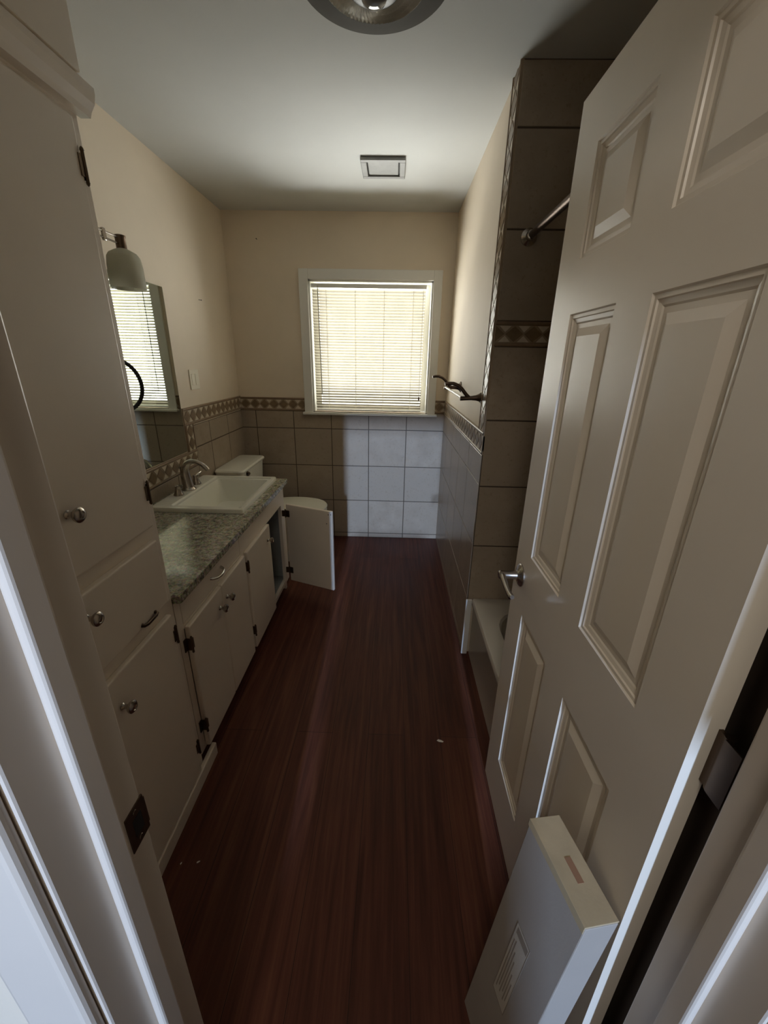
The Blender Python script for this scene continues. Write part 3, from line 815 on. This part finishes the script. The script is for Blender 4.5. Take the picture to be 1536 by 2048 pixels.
m = MB(); m.lathe([(.025, 0), (.024, .003), (.005, .004)], (.80, UY1 - .32, UZ - .2805), n=20); m.build('drain', M['nickel'], tu)

sr = thing('shower_rod', (.492, 1.08, 1.930), 'dark metal shower curtain rod running above the tub edge', 'shower rod')
m = MB(); m.tube([(.492, .4315, 1.930), (.492, YA - .010, 1.930)], .0125, 18); m.build('rod', M['bronze'], sr)
for yy, s_ in ((YA - .0075, -1), (.4305, 1)):
    m = MB(); m.lathe([(.030, 0), (.030, .006), (.024, .012), (.0175, .020), (.0165, .040), (.0135, .042)], (.492, yy, 1.930), (0, s_, 0), 28); m.build('flange', M['nickel'], sr)

# ------------------------------------------------------------------ ceiling light and vent
cl = thing('ceiling_light', (-.073, 1.335, ZC), 'round flush ceiling light with ribbed glass and dark centre', 'ceiling lamp')
o = (-.073, 1.335, ZC)
m = MB(); m.lathe([(.150, -.0005), (.165, -.02), (.180, -.06), (.188, -.088), (.190, -.096), (.188, -.103), (.182, -.105)], o, n=64); m.build('pan', M['lamp_rim'], cl)
m = MB(); n = 136; vs = []; fs = []
prof = [(.186, -.1045), (.172, -.108), (.152, -.112), (.126, -.1160), (.120, -.1175), (.100, -.1215), (.080, -.124), (.062, -.1255)]
for i, (r_, h_) in enumerate(prof):
    for k in range(n):
        a = 2 * PI * k / n + (.0 if i < 3 else .25 * (.126 - r_) / .06)
        rib = (.0036 if i >= 4 else 0) * (1 if k % 2 else -1)
        vs.append((o[0] + r_ * math.cos(a), o[1] + r_ * math.sin(a), ZC + h_ + rib))
for i in range(3, len(prof) - 1):
    for k in range(n): fs.append([i * n + k, i * n + (k + 1) % n, (i + 1) * n + (k + 1) % n, (i + 1) * n + k])
m.add(vs, fs, smooth=False)
m.build('ribbed_glass', M['ribbed'], cl)
m = MB(); m.add(vs[:4 * n], [[i * n + k, i * n + (k + 1) % n, (i + 1) * n + (k + 1) % n, (i + 1) * n + k] for i in range(3) for k in range(n)], smooth=True)
m.build('glass_rim', M['lamp_rim'], cl)
m = MB(); m.lathe([(.0635, -.1235), (.0635, -.127), (.055, -.130), (.03, -.131), (.02, -.131)], o, n=48); m.build('center_cap', M['black'], cl)
m = MB(); m.lathe([(.024, -.130), (.030, -.134), (.032, -.142), (.028, -.150), (.018, -.156), (.006, -.158)], o, n=32); m.build('finial', M['bulb'], cl)

ev = thing('exhaust_vent', (-.088, 2.625, ZC), 'small square grey exhaust vent in the ceiling near the window', 'vent')
m = MB(); a0, a1, c0, c1 = -.203, .027, 2.511, 2.739
w_ = .030
m.box(a0, a1, c0, c0 + w_, ZC - .016, ZC - .001, b=.004); m.box(a0, a1, c1 - w_, c1, ZC - .016, ZC - .001, b=.004)
m.box(a0, a0 + w_, c0 + w_, c1 - w_, ZC - .016, ZC - .001, b=.004); m.box(a1 - w_, a1, c0 + w_, c1 - w_, ZC - .016, ZC - .001, b=.004)
m.build('vent_frame', M['grey_vent'], ev)
m = MB(); m.box(a0 + .008, a1 - .008, c0 + .008, c1 - .008, ZC - .0035, ZC - .0008); m.build('cavity', M['dark'], ev)
m = MB(); m.box(a0 + w_ + .006, a1 - w_ - .006, c0 + w_ + .002, c1 - w_ - .014, ZC - .012, ZC - .004, b=.003); m.build('cover_plate', M['grey_vent'], ev)

# ------------------------------------------------------------------ carton leaning on the door
bxq = (.270, .528, .215, .118, .165, .062, .656)
def W(x, y, z):
    px, py, yaw, th, Ln, t, hh = bxq
    X = (x - t) * math.cos(th) + z * math.sin(th); Z = -(x - t) * math.sin(th) + z * math.cos(th)
    c, s_ = math.cos(yaw), math.sin(yaw)
    return Vector((px + X * c - y * s_, py + X * s_ + y * c, Z + .0005))
Wv = lambda v: W(v.x, v.y, v.z)
_, _, _, _, BL, BT, BH = bxq
cb = thing('cardboard_box', W(BT, -BL / 2, 0), 'tall thin white cardboard box leaning against the open door', 'box')
m = MB(); m.box(0, BT, -BL, 0, 0, BH - .003, b=.002, xf=Wv); m.build('body', M['carton'], cb)
m = MB()
m.box(-.001, BT + .001, -BL + .001, .001, BH - .003, BH, b=.0008, xf=Wv); m.box(-.0015, .0002, -BL + .001, .001, BH - .016, BH, b=.0004, xf=Wv)
tf = m.build('top_flap', M['kraft'], cb, label='brown kraft top flap')
m = MB(); m.box(BT * .42, BT * .62, -BL * .66, -BL * .42, BH, BH + .0005, xf=Wv); m.build('stain', M['rust'], tf)
m = MB(); e = .0006
def lab(y0, y1, z0, z1, mi=1): m.box(-e * (1 + .5 * mi), .0001, y0, y1, z0, z1, mi=mi, xf=Wv)
lab(-.100, -.055, .215, .443, 0)
for a in ((-.100, -.099, .215, .443), (-.056, -.055, .215, .443), (-.100, -.055, .215, .217), (-.100, -.055, .441, .443), (-.097, -.060, .418, .436)): lab(*a)
for k, (yy, z0, z1) in enumerate(((-.062, .235, .40), (-.068, .25, .405), (-.074, .24, .38), (-.080, .255, .36), (-.086, .24, .33), (-.092, .25, .31))): lab(yy - .0012, yy + .0012, z0, z1)
m.build('printed_label', [M['print_pale'], M['print']], cb, label='printed shipping label')

# ------------------------------------------------------------------ specks on the floor
def chip(x, y, s, label, rot):
    m = MB(); c, s_ = math.cos(rot), math.sin(rot)
    pts = [(-1, -.25), (-.2, -.45), (.9, -.2), (1.1, .1), (.2, .35), (-.7, .3)]
    m.poly([(x + s * (a * c - b * s_), y + s * (a * s_ + b * c), .0004) for a, b in pts], (0, 0, .002))
    tag(m.build('paint_chip', M['chip']), label, 'debris', 'white flecks on the floor')
chip(.227, 1.250, .013, 'white paint fleck on the floor near the open door', -.3)
chip(-.579, .786, .005, 'small white fleck on the floor, farther one by the linen cabinet', .5)
chip(-.631, .780, .0035, 'tiny white fleck on the floor, touching distance from the linen cabinet', 1.2)

# ------------------------------------------------------------------ light: daylight through the window, daylight in the hall, added warm hall fill
def area(name, loc, target, sx, sy, power, col, spread=180, rot=None):
    l = bpy.data.lights.new(name, 'AREA'); l.shape = 'RECTANGLE'; l.size = sx; l.size_y = sy; l.energy = power; l.color = col
    l.spread = math.radians(spread)
    o = bpy.data.objects.new(name, l); COL.objects.link(o); o.location = loc
    o.rotation_euler = (Vector(target) - Vector(loc)).to_track_quat('-Z', 'Y').to_euler()
    if rot: o.rotation_euler = rot
    return o
area('ground_daylight', (-.80, 5.72, -1.56), (-.19, 3.34, 1.56), 3.0, 1.5, 740, (1.0, .99, .96))
area('outdoor_daylight', (-.45, 4.75, 1.0), (-.45, 3.3, 1.0), 4.4, 4.2, 500, (1.0, .985, .94))
area('hall_warm_fill', (-.15, -.62, 2.40), (-.15, .6, .9), .35, .35, 7.0, (1.0, .92, .82))  # added warm fill behind the camera, no real fixture there
area('hall_daylight', (.14, -14, 4.38), (0, 1.5, .9), .28, .55, 1950, (.46, .65, 1.0))
w = bpy.data.worlds.new('world'); SC.world = w; w.use_nodes = True
w.node_tree.nodes['Background'].inputs['Color'].default_value = (1.0, .98, .88, 1)
w.node_tree.nodes['Background'].inputs['Strength'].default_value = .95

# ------------------------------------------------------------------ camera
cam = bpy.data.cameras.new('camera'); co = bpy.data.objects.new('camera', cam); COL.objects.link(co)
cam.sensor_fit = 'HORIZONTAL'; cam.sensor_width = 36; cam.lens = 807.593 / 1536 * 36; cam.clip_start = .02
R_ = [[0.9995062672366699, 0.026357938345888364, 0.017102071242191166], [0.02527552468720107, -0.3511646810688839, -0.9359724967228341], [-0.018664661968686273, 0.9359426402595105, -0.35165751028188097]]
X, Y, Z = Vector(R_[0]), -Vector(R_[1]), -Vector(R_[2])
mt = Matrix((X, Y, Z)).transposed().to_4x4(); mt.translation = Vector((0, 0, 1.48615))
co.matrix_world = mt
SC.camera = co

SC.view_settings.view_transform = 'Standard'; SC.view_settings.look = 'None'
SC.view_settings.gamma = 1; SC.view_settings.use_curve_mapping = False
SC.view_settings.exposure = .42
SC.cycles.use_denoising = True
SC.cycles.max_bounces = 10; SC.cycles.diffuse_bounces = 6; SC.cycles.transparent_max_bounces = 12
SC.cycles.sample_clamp_indirect = 6
SC.cycles.caustics_reflective = False; SC.cycles.caustics_refractive = False
